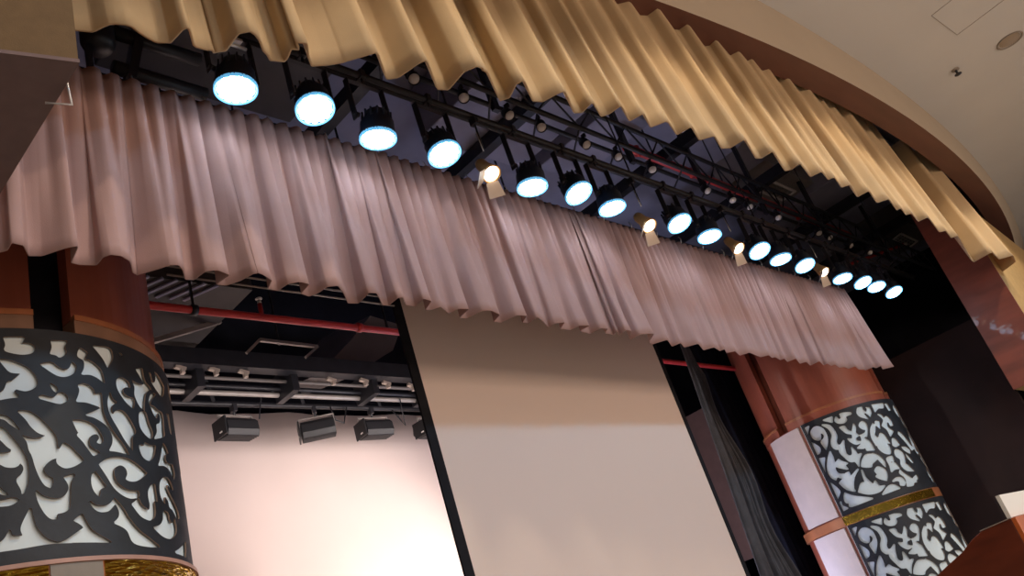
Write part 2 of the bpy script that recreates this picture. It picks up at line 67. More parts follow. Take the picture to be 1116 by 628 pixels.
M_FRET = mat('black_fretwork_paint', (.010, .013, .019), .6, var=.45, scale=5, bump=.15, bscale=25)
M_FRETEDGE = mat('cut_board_edge', (.23, .16, .12), .8, var=.2)
M_BACK = mat('pale_backing_board', (.66, .76, .80), .7, var=.05, scale=3)
M_STRIP = mat('pale_pink_panel', (.60, .50, .46), .6, var=.04)
M_GREYB = mat('grey_beige_block', (.24, .21, .18), .7, var=.1)
M_BLACK = mat('matt_black', (.010, .010, .014), .8, var=.3, spec=.2)
M_VOID = mat('stage_black_paint', (.012, .012, .018), .95, var=.3, scale=1.5, spec=.1)
M_CURT = mat('black_velour', (.010, .011, .018), .95, var=.3, scale=3, spec=.1)
M_CURTG = mat('charcoal_drape', (.055, .055, .065), .8, var=.3, scale=5)
M_STEEL = mat('black_steel', (.012, .012, .016), .45, var=.3, scale=8)
M_SLAB = mat('grey_ceiling_board', (.26, .26, .34), .9, var=.2, scale=1.2)
M_DUCT = mat('grey_duct', (.12, .105, .10), .6, var=.15, scale=2)
M_DUCTD = mat('dark_duct_metal', (.045, .04, .04), .6, var=.2, scale=3)
M_PIPE = mat('light_grey_pipe', (.34, .31, .29), .4, metal=.3, var=.1)
M_RED = mat('red_pipe_paint', (.58, .04, .04), .4, var=.12)
M_SCREEN = mat('screen_fabric', (.74, .625, .57), .9, var=.01, scale=1, spec=.1)
M_CYC = mat('cyclorama_cloth', (.70, .58, .545), .95, var=.025, scale=.9, spec=.05)
M_SIDE = mat('brown_side_cloth', (.20, .11, .08), .9, var=.08)
M_WALLR = mat('dark_stained_wall', (.022, .010, .010), .7, var=.25, scale=1.2, spec=.25)
M_STAGE = mat('stage_floor_boards', (.32, .25, .20), .5, var=.2)
M_FLOOR = mat('hall_marble', (.50, .42, .34), .95, var=.3, scale=8)
M_LBODY = mat('lamp_black_shell', (.012, .018, .034), .4, var=.2)
M_FLOOD = mat('flood_black_shell', (.009, .009, .011), .5, var=.2)
M_WHITE = mat('pale_reflector', (.78, .74, .70), .4)
M_FLAP = mat('pale_barn_door', (.42, .35, .30), .5, metal=.2)
M_SILVER = mat('silver_clamp', (.70, .68, .66), .3, metal=.6)
M_BRASS = mat('warm_lamp_shell', (.45, .26, .10), .35, metal=.5)
M_CLEAR = emis('led_lens_light', (.80, .92, 1), 14.0)
M_RIM = emis('led_rim_light', (.12, .42, .72), .9)
M_PLATE = emis('led_plate_glow', (.10, .35, .8), .25)
M_WARM = emis('tungsten_light', (1, .83, .62), 4.0)
M_CARD = mat('white_card', (.80, .77, .70), .7)
M_LECT_SHADE = mat('lectern_shaded_veneer', (.15, .030, .012), .3, var=.25, scale=6, stretch=(.6, .6, 2), coat=.4)  # lectern veneer with the side panel's shade put into the colour
M_LECT_LIT = mat('lectern_lit_veneer', (.52, .12, .028), .3, var=.15, scale=6, coat=.4)  # same veneer, hall light on the front panel put into the colour
M_CONC = mat('fitting_grey', (.26, .22, .18), .8)  # even grey-brown for ceiling trims and the panel joint
M_LENSG = mat('frosted_downlight_glass', (.36, .28, .20), .25)
# crumpled gold foil
M_GOLD, nt_, b_ = nodes('crumpled_gold_foil')
b_.inputs['Base Color'].default_value = (.95, .64, .08, 1); b_.inputs['Metallic'].default_value = 1; b_.inputs['Roughness'].default_value = .16
v_ = nt_.nodes.new('ShaderNodeTexVoronoi'); v_.inputs['Scale'].default_value = 16
n_ = nt_.nodes.new('ShaderNodeTexNoise'); n_.inputs['Scale'].default_value = 9; n_.inputs['Detail'].default_value = 5
a_ = nt_.nodes.new('ShaderNodeMath'); a_.operation = 'ADD'
bp_ = nt_.nodes.new('ShaderNodeBump'); bp_.inputs['Distance'].default_value = .15; bp_.inputs['Strength'].default_value = 1
nt_.links.new(v_.outputs['Distance'], a_.inputs[0]); nt_.links.new(n_.outputs['Fac'], a_.inputs[1])
nt_.links.new(a_.outputs[0], bp_.inputs['Height']); nt_.links.new(bp_.outputs[0], b_.inputs['Normal'])

# ------------------------------------------------------------------ mesh helpers
class MB:
    def __init__(s): s.v = []; s.f = []; s.sm = []
    def add(s, V, F, smooth=False):
        o = len(s.v); s.v += [tuple(p) for p in V]
        s.f += [tuple(i+o for i in f) for f in F]; s.sm += [smooth]*len(F); return s
    def box(s, c, d, rot=None):
        x, y, z = (k/2 for k in d)
        P = [Vector((a*x, b*y, e*z)) for a in (-1, 1) for b in (-1, 1) for e in (-1, 1)]
        if rot is not None: P = [rot @ p for p in P]
        P = [p+Vector(c) for p in P]
        return s.add(P, [(0, 1, 3, 2), (4, 6, 7, 5), (0, 4, 5, 1), (2, 3, 7, 6), (0, 2, 6, 4), (1, 5, 7, 3)])
    def bar(s, p, q, w, h=None, up=(0, 0, 1)):
        p, q = Vector(p), Vector(q); d = (q-p); L = d.length; d.normalize(); u = Vector(up)
        if abs(d.dot(u)) > .99: u = Vector((0, 1, 0))
        x = d.cross(u).normalized(); z = x.cross(d); R = Matrix((x, d, z)).transposed()
        return s.box((p+q)/2, (w, L, h or w), R)
    def tube(s, pts, r, n=8, cap=True):
        pts = [Vector(p) for p in pts]; V = []; F = []; N = len(pts)
        for i, p in enumerate(pts):
            d = (pts[min(i+1, N-1)]-pts[max(i-1, 0)]).normalized()
            u = Vector((0, 0, 1)) if abs(d.z) < .9 else Vector((0, 1, 0))
            x = d.cross(u).normalized(); y = x.cross(d)
            V += [p+(x*math.cos(2*PI*k/n)+y*math.sin(2*PI*k/n))*r for k in range(n)]
        for i in range(N-1):
            F += [(i*n+k, i*n+(k+1) % n, (i+1)*n+(k+1) % n, (i+1)*n+k) for k in range(n)]
        if cap: F += [tuple(range(n))[::-1], tuple((N-1)*n+k for k in range(n))]
        return s.add(V, F, True)
    def lathe(s, prof, n=24, M=None, a0=0, a1=2*PI):
        full = abs(a1-a0-2*PI) < 1e-6; m = n if full else n+1; V = []; F = []
        for r, z in prof:
            V += [Vector((r*math.cos(a0+(a1-a0)*k/n), r*math.sin(a0+(a1-a0)*k/n), z)) for k in range(m)]
        if M is not None: V = [M @ p for p in V]
        for i in range(len(prof)-1):
            for k in range(n):
                F.append((i*m+k, i*m+(k+1) % m, (i+1)*m+(k+1) % m, (i+1)*m+k))
        return s.add(V, F, True)
    def prism(s, poly, z0, z1, M=None):
        n = len(poly); V = [Vector((x, y, z0)) for x, y in poly]+[Vector((x, y, z1)) for x, y in poly]
        if M is not None: V = [M @ p for p in V]
        return s.add(V, [tuple(range(n))[::-1], tuple(range(n, 2*n))]+[(k, (k+1) % n, n+(k+1) % n, n+k) for k in range(n)])
    def shell(s, c, r0, r1, a0, a1, z0, z1, n=24):
        """curved slab between two radii and two angles (degrees)"""
        V = []; F = []
        for k in range(n+1):
            a = math.radians(a0+(a1-a0)*k/n); cs, sn = math.cos(a), math.sin(a)
            V += [(c[0]+r*cs, c[1]+r*sn, z) for r, z in ((r0, z0), (r1, z0), (r1, z1), (r0, z1))]
        for k in range(n):
            for j in range(4): F.append((4*k+j, 4*k+(j+1) % 4, 4*k+4+(j+1) % 4, 4*k+4+j))
        F += [(0, 1, 2, 3), (4*n+3, 4*n+2, 4*n+1, 4*n)]
        return s.add(V, F, False)
    def build(s, name, material, parent=None, bevel=0, smooth_all=False):
        me = bpy.data.meshes.new(name)
        off = Vector(parent['_w']) if parent is not None and '_w' in parent else Vector((0, 0, 0))
        me.from_pydata([tuple(Vector(p)-off) for p in s.v], [], s.f)
        bm = bmesh.new(); bm.from_mesh(me); bmesh.ops.recalc_face_normals(bm, faces=bm.faces); bm.to_mesh(me); bm.free()
        for i, p in enumerate(me.polygons): p.use_smooth = smooth_all or (i < len(s.sm) and s.sm[i])
        o = bpy.data.objects.new(name, me); COL.objects.link(o)
        for m in (material if isinstance(material, (list, tuple)) else [material]): me.materials.append(m)
        if parent is not None:
            o.parent = parent
            if '_w' in parent: o['_w'] = parent['_w']
        if bevel:
            b = o.modifiers.new('bevel', 'BEVEL'); b.width = bevel; b.segments = 2; b.limit_method = 'ANGLE'
        return o
def thing(name, label, cat, loc=(0, 0, 0), group=None):
    o = bpy.data.objects.new(name, None); COL.objects.link(o); o.location = loc; o.empty_display_size = .1
    o['label'] = label; o['category'] = cat; o['_w'] = list(loc)
    if group: o['group'] = group
    return o
def tag(o, label, cat, group=None):
    o['label'] = label; o['category'] = cat
    if group: o['group'] = group
    return o
def struct(o): o['kind'] = 'structure'; return o
def copy_tree(o, parent=None):
    c = o.copy(); COL.objects.link(c); c.parent = parent
    for ch in [x for x in bpy.data.objects if x.parent == o]: copy_tree(ch, c)
    return c
ORD = ['first', 'second', 'third', 'fourth', 'fifth', 'sixth', 'seventh', 'eighth', 'ninth', 'tenth', 'eleventh', 'twelfth', 'thirteenth', 'fourteenth', 'fifteenth', 'sixteenth']

# ------------------------------------------------------------------ camera
cam = bpy.data.cameras.new('camera'); co = bpy.data.objects.new('camera', cam); COL.objects.link(co)
R = Matrix(CAM)
co.matrix_world = Matrix.Translation((0, 0, 1.6)) @ R.to_4x4()
cam.sensor_fit = 'HORIZONTAL'; cam.sensor_width = 36; cam.lens = FOC*36/1116; cam.clip_start = .05; cam.clip_end = 200
SC.camera = co

# ------------------------------------------------------------------ room shell
def slab(name, x0, x1, y0, y1, z0, z1, m):
    return struct(MB().box(((x0+x1)/2, (y0+y1)/2, (z0+z1)/2), (x1-x0, y1-y0, z1-z0)).build(name, m))
slab('floor', -8, 30, -20, 1.4, .25, .45, M_FLOOR)
slab('trim_1', -8, 30, 1.4, 11, .25, 1.1, M_STAGE)                 # the raised stage
slab('wall_back', -8, 30, 10.4, 10.6, 1.1, 9.8, M_VOID)
slab('wall_left', -8.2, -8, 1.4, 10.6, .25, 9.8, M_VOID)
slab('wall_right', 26, 26.2, 1.4, 10.6, .25, 9.8, M_VOID)
# hall ceiling, curved fascia and brown soffit over the front valance
def arcA(x): return 40.67-math.sqrt(38.83**2-(x-13.05)**2)          # lower edge of the fascia
def arcB(x): return 59.5-math.sqrt(57.6**2-(x-13.74)**2)            # upper edge of the fascia
XS = [-8+k*.5 for k in range(69)]
V = []; F = []
for x in XS: V += [(x, arcA(x), 7.2), (x, arcB(x), 8.15)]
for k in range(len(XS)-1): F.append((2*k, 2*k+1, 2*k+3, 2*k+2))
struct(MB().add(V, F, True).build('trim_2', M_FASCIA))
m = MB(); V = []; F = []
for x in XS: V += [(x, -20, 8.15), (x, arcB(x), 8.15), (x, -20, 8.3), (x, arcB(x), 8.3)]
for k in range(len(XS)-1): F += [(4*k, 4*k+1, 4*k+5, 4*k+4), (4*k+2, 4*k+3, 4*k+7, 4*k+6)]
struct(m.add(V, F).build('ceiling', M_PLASTER))
V = []; F = []
for x in XS:
    w = .33
    V += [(x, arcA(x), 7.2), (x, arcA(x)+w, 7.2), (x, arcA(x)+w, 9.6), (x, arcA(x)-.004, 7.26)]
for k in range(len(XS)-1): F += [(4*k, 4*k+1, 4*k+5, 4*k+4), (4*k+1, 4*k+2, 4*k+6, 4*k+5)]
struct(MB().add(V, F).build('trim_3', M_BROWN))
# stage ceiling high above the rig
slab('trim_4', -8, 26, 2.6, 10.6, 9.6, 9.8, M_SLAB)

# header boxes either side of the opening
t = thing('header_box', 'tan covered header box filling the upper left corner, mauve underside', 'bulkhead', (-.6, 3.3, 4.57))
foot = [(1.275, 2.85), (.987, 2.925), (-.2, 3.24), (-2.4, 3.82), (-2.4, 4.5), (1.27, 4.5)]
MB().prism(foot, 4.59, 7.9).build('box_face', M_TAN_SHADE, t)
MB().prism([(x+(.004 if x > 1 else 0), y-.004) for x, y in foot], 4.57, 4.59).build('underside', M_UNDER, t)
t = thing('header_box', 'dark wood sided header box at far right behind cream valance end', 'bulkhead', (18, 2.6, 3.6))
MB().add([(15.0, 2.33, 3.6), (24, 2.45, 3.6), (24, 3.0, 3.6), (15.06, 3.0, 3.6), (15.0, 2.33, 6.95), (24, 2.45, 6.1), (24, 3.0, 6.1), (15.06, 3.0, 6.95)],
         [(0, 1, 2, 3), (4, 5, 6, 7), (0, 1, 5, 4), (1, 2, 6, 5), (2, 3, 7, 6)]).build('box_face', M_TAN, t)
MB().box((15.01, 2.665, 5.275), (.03, .68, 3.36)).build('side_panel', M_WOOD2, t)

# ------------------------------------------------------------------ valances
def smooth_poly(P, it=1):
    P = [Vector(p) for p in P]
    for _ in range(it):
        Q = [P[0]]
        for a, b in zip(P[:-1], P[1:]): Q += [a.lerp(b, .08), a.lerp(b, .5), a.lerp(b, .92)]
        P = Q+[P[-1]]
    return P
def valance_mesh(hem, base, z0, ztop, keep, ripple, rows=18, back=0., lam=.17):
    H0 = smooth_poly([(x, y) for x, y in hem]); H = [H0[0]]
    for a, b in zip(H0[:-1], H0[1:]):
        m = max(1, int((b-a).length/.022)); H += [a.lerp(b, k/m) for k in range(1, m+1)]
    n = len(H); V = []; F = []
    s = 0; S = [0]
    for a, b in zip(H[:-1], H[1:]): s += (b-a).length; S.append(s)
    for r in range(rows+1):
        t = r/rows
        for i, h in enumerate(H):
            # straightened position along the heading at the top
            bx = H[0].x+(H[-1].x-H[0].x)*S[i]/s
            bx = h.x+(bx-h.x)*.0
            by = base(h.x)
            k = 1-(1-keep)*(t**.85)
            y = by+(h.y-by)*k + ripple*min(1, 1.35*t)*(max(-.35, math.sin(2*PI*h.x/lam+1.2*math.sin(h.x*1.7)))-.3)
            zt = ztop(h.x); V.append((h.x, y+back*t, z0+(zt-z0)*t))
    for r in range(rows):
        for i in range(n-1): F.append((r*n+i, r*n+i+1, (r+1)*n+i+1, (r+1)*n+i))
    return V, F, H
def front_base(x):
    cx, cy, R_ = 11.299*.93, 1+0*x, 0
    X = x/.93; return (37.496-math.sqrt(35.137**2-(X-11.299)**2))*.93
hem = [(x, y) for x, y in HEM_FRONT]
x = hem[-1][0]; k = 0
while x < 21:                                   # the pleats carry on past the right edge of the view
    x += .32; k += 1; hem.append((x, front_base(min(x, 17))+(.02 if k % 2 else -.13)))
V, F, H = valance_mesh(hem, front_base, 5.41, lambda x: 7.75 if x < 14.6 else max(6.6, 7.75-(x-14.6)*.35), .85, .0, back=.2)
m = MB().add(V, F, True)
o = m.build('front_valance', M_CREAM)
tag(o, 'cream pleated valance curving along the whole front of the stage opening', 'valance')
sd = o.modifiers.new('thickness', 'SOLIDIFY'); sd.thickness = .014
V, F, H = valance_mesh([(x-.001*i, y) for i, (x, y) in enumerate([(-1.2, 4.0), (-.9, 3.9), (-.6, 4.02), (-.3, 3.9), (0, 4.02), (.3, 3.9), (.6, 4.02), (.85, 3.9), (1.1, 4.02)])]+list(HEM_REAR),
                       lambda x: 3.97+.05*min(1, max(0, (x-4)/4)), 4.31, lambda x: 4.56 if x < 1.29 else 5.71, .06, .034, lam=.118)
o = MB().add(V, F, True).build('rear_valance', M_MAUVE)
tag(o, 'mauve pleated valance hanging straight behind the row of lit lights', 'valance')
sd = o.modifiers.new('thickness', 'SOLIDIFY'); sd.thickness = .006
t = thing('valance_rail', 'thin black rail with small hooks along the top of the mauve valance', 'rail', (7.5, 4.02, 5.73))
MB().bar((1.5, 4.03, 5.745), (13.1, 4.06, 5.745), .03).build('rail', M_STEEL, t)
for k in range(24):
    x = 1.62+k*.49
    MB().tube([(x, 4.0, 5.70), (x, 3.985, 5.75), (x, 4.0, 5.79)], .005, 5).build('hook', M_SILVER, t)
o = MB().tube([(1.275, 3.0, 4.66), (1.29, 2.99, 4.45), (1.19, 3.02, 4.45)], .006, 6).build('wall_hook', M_SILVER)
tag(o, 'thin bent white wire below the corner of the tan header box', 'hook')

# ------------------------------------------------------------------ fretwork
def catmull(P, sub=4):
    n = len(P); out = []
    for i in range(n):
        p0, p1, p2, p3 = (np.array(P[(i+j) % n]) for j in (-1, 0, 1, 2))
        # keep sharp tips sharp
        def ang(a, b, c):
            u = b-a; v = c-b; return (u@v)/(np.linalg.norm(u)*np.linalg.norm(v)+1e-9)
        m1 = (p2-p0)/2 if ang(p0, p1, p2) > .15 else (p2-p1)*.6
        m2 = (p3-p1)/2 if ang(p1, p2, p3) > .15 else (p2-p1)*.6
        for k in range(sub):
            t = k/sub
            out.append((2*t**3-3*t*t+1)*p1+(t**3-2*t*t+t)*m1+(3*t*t-2*t**3)*p2+(t**3-t*t)*m2)
    return np.array(out)
def fret_sdf(polys, s0, s1, z0, z1, h, border, border_sides, grow=.005):
    ns = int((s1-s0)/h)+1; nz = int((z1-z0)/h)+1
    S = np.linspace(s0, s1, ns); Z = np.linspace(z0, z1, nz)
    G = np.full((nz, ns), 1.0)                                      # distance to the nearest opening, positive = board
    for P in polys:
        C = catmull(P)
        a, b = C.min(0)-.05, C.max(0)+.05
        i0, i1 = np.searchsorted(S, [a[0], b[0]]); j0, j1 = np.searchsorted(Z, [a[1], b[1]])
        if i1 <= i0 or j1 <= j0: continue
        X, Y = np.meshgrid(S[i0:i1], Z[j0:j1]); D = np.full(X.shape, 9.); I = np.zeros(X.shape, bool)
        for (ax, ay), (bx, by) in zip(C, np.roll(C, -1, 0)):
            dx, dy = bx-ax, by-ay; L = dx*dx+dy*dy+1e-12
            t = np.clip(((X-ax)*dx+(Y-ay)*dy)/L, 0, 1)
            D = np.minimum(D, np.hypot(X-ax-t*dx, Y-ay-t*dy))
            c = (ay > Y) != (by > Y)
            I ^= c & (X < (bx-ax)*(Y-ay)/((by-ay) if by != ay else 1e-12)+ax)
        D = np.where(I, -D, D)
        G[j0:j1, i0:i1] = np.minimum(G[j0:j1, i0:i1], D-grow)
    edge = np.minimum((Z-z0-border)[:, None]+0*S[None], (z1-border-Z)[:, None]+0*S[None])
    es = np.minimum((S-s0-border_sides)[None]+0*Z[:, None], (s1-border_sides-S)[None]+0*Z[:, None])
    G = np.maximum(G, -np.minimum(edge, es))
    return S, Z, G
def fret_mesh(polys, c, R_, s0, s1, z0, z1, h=.010, th=.010, border=.05, sides=.045):
    S, Z, G = fret_sdf(polys, s0, s1, z0, z1, h, border, sides, .005 if c[0] < 5 else .015)
    V = []; F = []; MI = []; vid = {}
    def pt(s, z, r): a = s/R_; return (c[0]+r*math.cos(a), c[1]+r*math.sin(a), z)
    def vert(key, s, z):
        if key not in vid:
            vid[key] = len(V); V.append(pt(s, z, R_+th)); V.append(pt(s, z, R_))
        return vid[key]
    nz, ns = G.shape
    for j in range(nz-1):
        for i in range(ns-1):
            cs = [(j, i), (j, i+1), (j+1, i+1), (j+1, i)]
            g = [G[q] for q in cs]
            if max(g) <= 0: continue
            loop = []; cuts = []
            for k in range(4):
                a, b = cs[k], cs[(k+1) % 4]; ga, gb = g[k], g[(k+1) % 4]
                if ga > 0: loop.append(vert(a, S[a[1]], Z[a[0]]))
                if (ga > 0) != (gb > 0):
                    t = ga/(ga-gb); key = (min(a, b), max(a, b))
                    v = vert(key, S[a[1]]+(S[b[1]]-S[a[1]])*t, Z[a[0]]+(Z[b[0]]-Z[a[0]])*t)
                    loop.append(v); cuts.append(v)
            if len(loop) >= 3: F.append(tuple(loop)); MI.append(0)
            for q in range(0, len(cuts)-1, 2):
                a, b = cuts[q], cuts[q+1]; F.append((a, b, b+1, a+1)); MI.append(1)
    for j in (0, nz-1):
        for i in range(ns-1):
            a, b = vert((j, i), S[i], Z[j]), vert((j, i+1), S[i+1], Z[j]); F.append((a, b, b+1, a+1)); MI.append(1)
    for i in (0, ns-1):
        for j in range(nz-1):
            a, b = vert((j, i), S[i], Z[j]), vert((j+1, i), S[i], Z[j+1]); F.append((a, b, b+1, a+1)); MI.append(1)
    return V, F, MI
def fret_obj(name, data, parent):
    V, F, MI = data; off = Vector(parent['_w'])
    me = bpy.data.meshes.new(name); me.from_pydata([tuple(Vector(p)-off) for p in V], [], F)
    me.materials.append(M_FRET); me.materials.append(M_FRETEDGE)
    me.polygons.foreach_set('material_index', MI)
    o = bpy.data.objects.new(name, me); COL.objects.link(o); o.parent = parent
    return o

# ------------------------------------------------------------------ columns
def column(c, R_, ztop, zbot, band, label, slots, frets, ped_slots, strips):
    t = thing('column', label, 'column', (c[0], c[1], 1.1))
    MB().lathe([(.0, 1.1), (R_-.16, 1.1), (R_-.16, 6.2), (0, 6.2)], 48, Matrix.Translation((c[0], c[1], 0))).build('core', M_BLACK if c[0] < 5 else M_WOOD2, t)
    # veneered shell above the carved panel, split by upright slots
    ang = sorted(slots); edges = [(ang[k][1], ang[(k+1) % len(ang)][0]+(360 if k == len(ang)-1 else 0)) for k in range(len(ang))]
    for a0, a1 in edges:
        MB().shell(c, R_-.14, R_-.05, a0, a1, ztop+.12, 6.25, max(8, int((a1-a0)/4))).build('veneer_shell', M_WOOD, t)
        MB().shell(c, R_-.14, R_-.02, a0, a1, ztop-.02, ztop+.115, max(8, int((a1-a0)/4))).build('shell_ring', M_WOOD if c[0] > 5 else M_CONCW, t)
        o = MB().shell(c, R_-.06, R_-.012, a0, a1, ztop+.10, ztop+.135, max(8, int((a1-a0)/4))).build('ring_bead', M_RING, t)
    MB().shell(c, R_-.14, R_-.03, 0, 360, 1.1, ztop, 96).build('lower_shell', M_WOOD, t)
    for (fz0, fz1, polys, s0, s1) in frets:
        MB().shell(c, R_-.03, R_-.016, math.degrees(s0/R_)+.3, math.degrees(s1/R_)-.3, fz0, fz1, 72).build('backing_panel', M_BACK, t)
        fret_obj('fretwork', fret_mesh(polys, c, R_-.006, s0, s1, fz0, fz1, th=.010), t)
        if strips:
            for a0, a1 in strips:
                MB().shell(c, R_-.03, R_+.004, a0, a1, fz0+.02, fz1-.01, 12).build('side_strip', M_STRIP, t)
    b0, b1 = band
    MB().shell(c, R_-.03, R_+.012, 0, 360, b0, b1, 96).build('band', M_RING, t)
    if c[0] < 5: MB().shell(c, R_-.03, R_+.03, 0, 360, b1-.018, b1+.004, 96).build('band_lip', M_CONCW2, t)
    for a0, a1, mm, nm in ped_slots:
        MB().shell(c, R_, R_+.02, a0, a1, b0+.008, b1-(.02 if c[0] < 5 else .008), max(6, int((a1-a0)/3))).build(nm, mm, t)
    return t
M_CONCW = mat('grey_brown_ring', (.22, .115, .07), .5, var=.2, scale=4, coat=.1)
M_CONCW2 = mat('pinkish_lip', (.42, .24, .19), .5, var=.1)
CL, CR = (1.69, 5.68), (14.35, 5.68)
RL, RR = 1.12, 1.10
def shift(polys, ds, keep): return [[(x+ds, z) for x, z in P] for P in polys if keep(min(x+ds for x, z in P), max(x+ds for x, z in P))]
# left: the traced stretch, plus its own repeat round the side and back edge out of the present view
sL0, sL1 = math.radians(-190)*RL, math.radians(0)*RL
left = list(OPEN_LEFT)+shift(OPEN_LEFT, -1.28, lambda a, b: a > sL0+.03 and b < -2.02)+shift(OPEN_LEFT, 1.27, lambda a, b: a > -.74 and b < sL1-.03)
column(CL, RL, 4.205, 2.885, (2.60, 2.895), 'huge column at far left with large carved scroll panel, seen close up',
       [(-92.2, -80.4), (12, 23), (120, 132)], [(2.895, 4.205, left, sL0, sL1)],
       [(-180, -93, M_GOLD, 'gold_foil'), (-92.6, -79.6, M_GREYB, 'grey_block'), (-79, 0, M_GOLD, 'gold_foil')], [(4, 40)])
sR0, sR1 = math.radians(180.3)*RR, math.radians(368)*RR
right = list(OPEN_RIGHT)+shift(OPEN_RIGHT, 1.62, lambda a, b: a > 5.12 and b < sR1-.03)
low = [[(x, z-1.49-.145) for x, z in P] for P in right]
column(CR, RR, 4.17, 2.665, (2.525, 2.665), 'red-brown column at right with two tiers of carved scroll panels',
       [(157, 168), (-92+360, -80+360), (40, 52)], [(2.67, 4.16, right, sR0, sR1), (1.14, 2.52, low, sR0, sR1)],
       [(180.5, 263, M_GOLD, 'gold_foil')], [(141, 178)])

# ------------------------------------------------------------------ projection screen
t = thing('projection_screen', 'tall pale projection screen with black edges hanging between the columns', 'screen', (6.84, 5.05, 1.5))
MB().box((6.84, 5.05, 3.95), (3.92, .01, 4.9)).build('screen_fabric', M_SCREEN, t)
MB().box((4.835, 5.048, 3.95), (.10, .02, 4.9)).build('black_border', M_BLACK, t)
MB().box((8.84, 5.048, 3.95), (.065, .02, 4.9)).build('black_border', M_BLACK, t)
MB().tube([(4.77, 5.05, 1.48), (8.88, 5.05, 1.48)], .03, 10).build('bottom_bar', M_BLACK, t)
MB().box((6.84, 5.07, 6.48), (4.4, .2, .2)).build('roller_housing', M_STEEL, t, bevel=.02)

# cyclorama and side cloth
m = MB(); V = []; F = []
nx, nz = 90, 10
for j in range(nz+1):
    for i in range(nx+1):
        x = -6+i*(20.6/nx); z = 1.15+(6.0-1.15)*j/nz
        V.append((x, 9.5+.012*math.sin(x*2.1)+.02*(j/nz)**6*math.sin(x*7.3)+.01*math.sin(x*4.7+z), z+(.02*math.sin(x*3.1) if j == nz else 0)))
for j in range(nz):
    for i in range(nx): F.append((j*(nx+1)+i, j*(nx+1)+i+1, (j+1)*(nx+1)+i+1, (j+1)*(nx+1)+i))
o = m.add(V, F, True).build('cyclorama', M_CYC); tag(o, 'pale pink backdrop cloth across the back of the stage, lit brightly', 'backdrop')
o.modifiers.new('thickness', 'SOLIDIFY').thickness = .004
o = MB().box((15.3, 8.4, 4.22), (.06, 2.2, 2.95)).build('side_cloth', M_SIDE); tag(o, 'plain brown cloth panel hung between screen and black drapes', 'panel')

# black drapes right of the screen
def drape(name, edge, z0, z1, y, nfold, depth, material, label, cat='drape', n=120, rows=24):
    V = []; F = []
    for j in range(rows+1):
        v = j/rows; xl, xr = edge(v); z = z1+(z0-z1)*v
        for i in range(n+1):
            u = i/n
            V.append((xl+(xr-xl)*u, y+depth*(.35+.65*v)*math.sin(u*nfold*2*PI+1.3*math.sin(u*5+v*.6))+.3*depth*math.sin(u*nfold*4.7*PI+v), z))
    for j in range(rows):
        for i in range(n): F.append((j*(n+1)+i, j*(n+1)+i+1, (j+1)*(n+1)+i+1, (j+1)*(n+1)+i))
    o = MB().add(V, F, True).build(name, material); tag(o, label, cat)
    o.modifiers.new('thickness', 'SOLIDIFY').thickness = .004
    return o
drape('gathered_drape', lambda v: (11.12-.50*v, 11.20+.42*v+.10*math.sin(v*17)*(v > .12)), 1.12, 5.62, 5.9, 5.5, .07, M_CURTG, 'charcoal gathered drape tied narrow at top, right of the screen')
drape('black_drape', lambda v: (13.25+.35*v, 15.2), 1.12, 7.2, 6.95, 8, .05, M_CURT, 'flat black drape hanging beside the red-brown column')
struct(MB().box((20.7, 7.3, 3.039), (10.5, .1, 3.878)).box((15.65, 5.2, 3.039), (.1, 4.2, 3.878)).build('wall_1', M_WALLR))

# ------------------------------------------------------------------ rig of lit lamps on the front pipe
ZP = 6.08
t = thing('lighting_pipe', 'long black pipe the row of lit lamps hangs from', 'pipe', (8.0, 3.6, ZP))
MB().tube([(1.55, 3.6, ZP), (15.6, 3.6, ZP)], .026, 10).build('pipe', M_STEEL, t)
for x in (2.2, 4.6, 7.2, 9.9, 12.4, 15.0):
    MB().bar((x, 3.6, ZP), (x, 3.6, 9.6), .012).build('hanger', M_STEEL, t)
def led_proto():
    x, z, nx_, ny_, nz_ = LED[0]
    t = thing('stage_light', '', 'stage light', (0, 0, 0), 'lit lamps along the front pipe')
    m = MB().box((0, 0, 0), (.05, .075, .075)); m.tube([(0, 0, -.03), (0, 0, -.09)], .012, 8)
    m.build('clamp', M_STEEL, t, bevel=.008)
    m = MB()                                                       # yoke
    m.box((0, 0, -.10), (.33, .035, .008)); m.box((-.165, 0, -.285), (.010, .05, .38)); m.box((.165, 0, -.285), (.010, .05, .38)); m.tube([(-.175, 0, -.43), (-.128, 0, -.43)], .02, 10); m.tube([(.128, 0, -.43), (.175, 0, -.43)], .02, 10)
    m.build('yoke', M_STEEL, t)
    h = MB().lathe([(.0, .235), (.06, .232), (.085, .21), (.095, .17), (.10, .16), (.10, .145), (.112, .14), (.112, .125), (.125, .12), (.128, .03), (.138, .022), (.138, -.004), (.128, -.006), (.122, .012), (0, .012)], 36)
    for k in range(14):
        a = 2*PI*k/14; h.box((.107*math.cos(a), .107*math.sin(a), .165), (.012, .012, .08))
    h = h.build('housing', M_LBODY, t)
    r = MB()                                                       # glowing edge of the clear lens plate
    r.lathe([(.126, .004), (.138, .002), (.138, -.022), (.134, -.024), (.126, -.012)], 48)
    r = r.build('lens_rim', M_RIM, h)
    l = MB()
    for q, (rr, nn) in enumerate(((0, 1), (.047, 6), (.094, 13))):
        for k in range(nn):
            a = 2*PI*k/nn+.2*q; cx, cy = rr*math.cos(a), rr*math.sin(a)
            l.lathe([(.0245 if q else .028, -.006), (.0235 if q else .027, -.018), (.018, -.027), (.010, -.032), (.0, -.033)], 12, Matrix.Translation((cx, cy, 0)))
    l.build('lens_cluster', M_CLEAR, h)
    MB().lathe([(.124, -.004), (0, -.004)], 36).build('lens_plate', M_PLATE, h)
    return t
proto = led_proto()
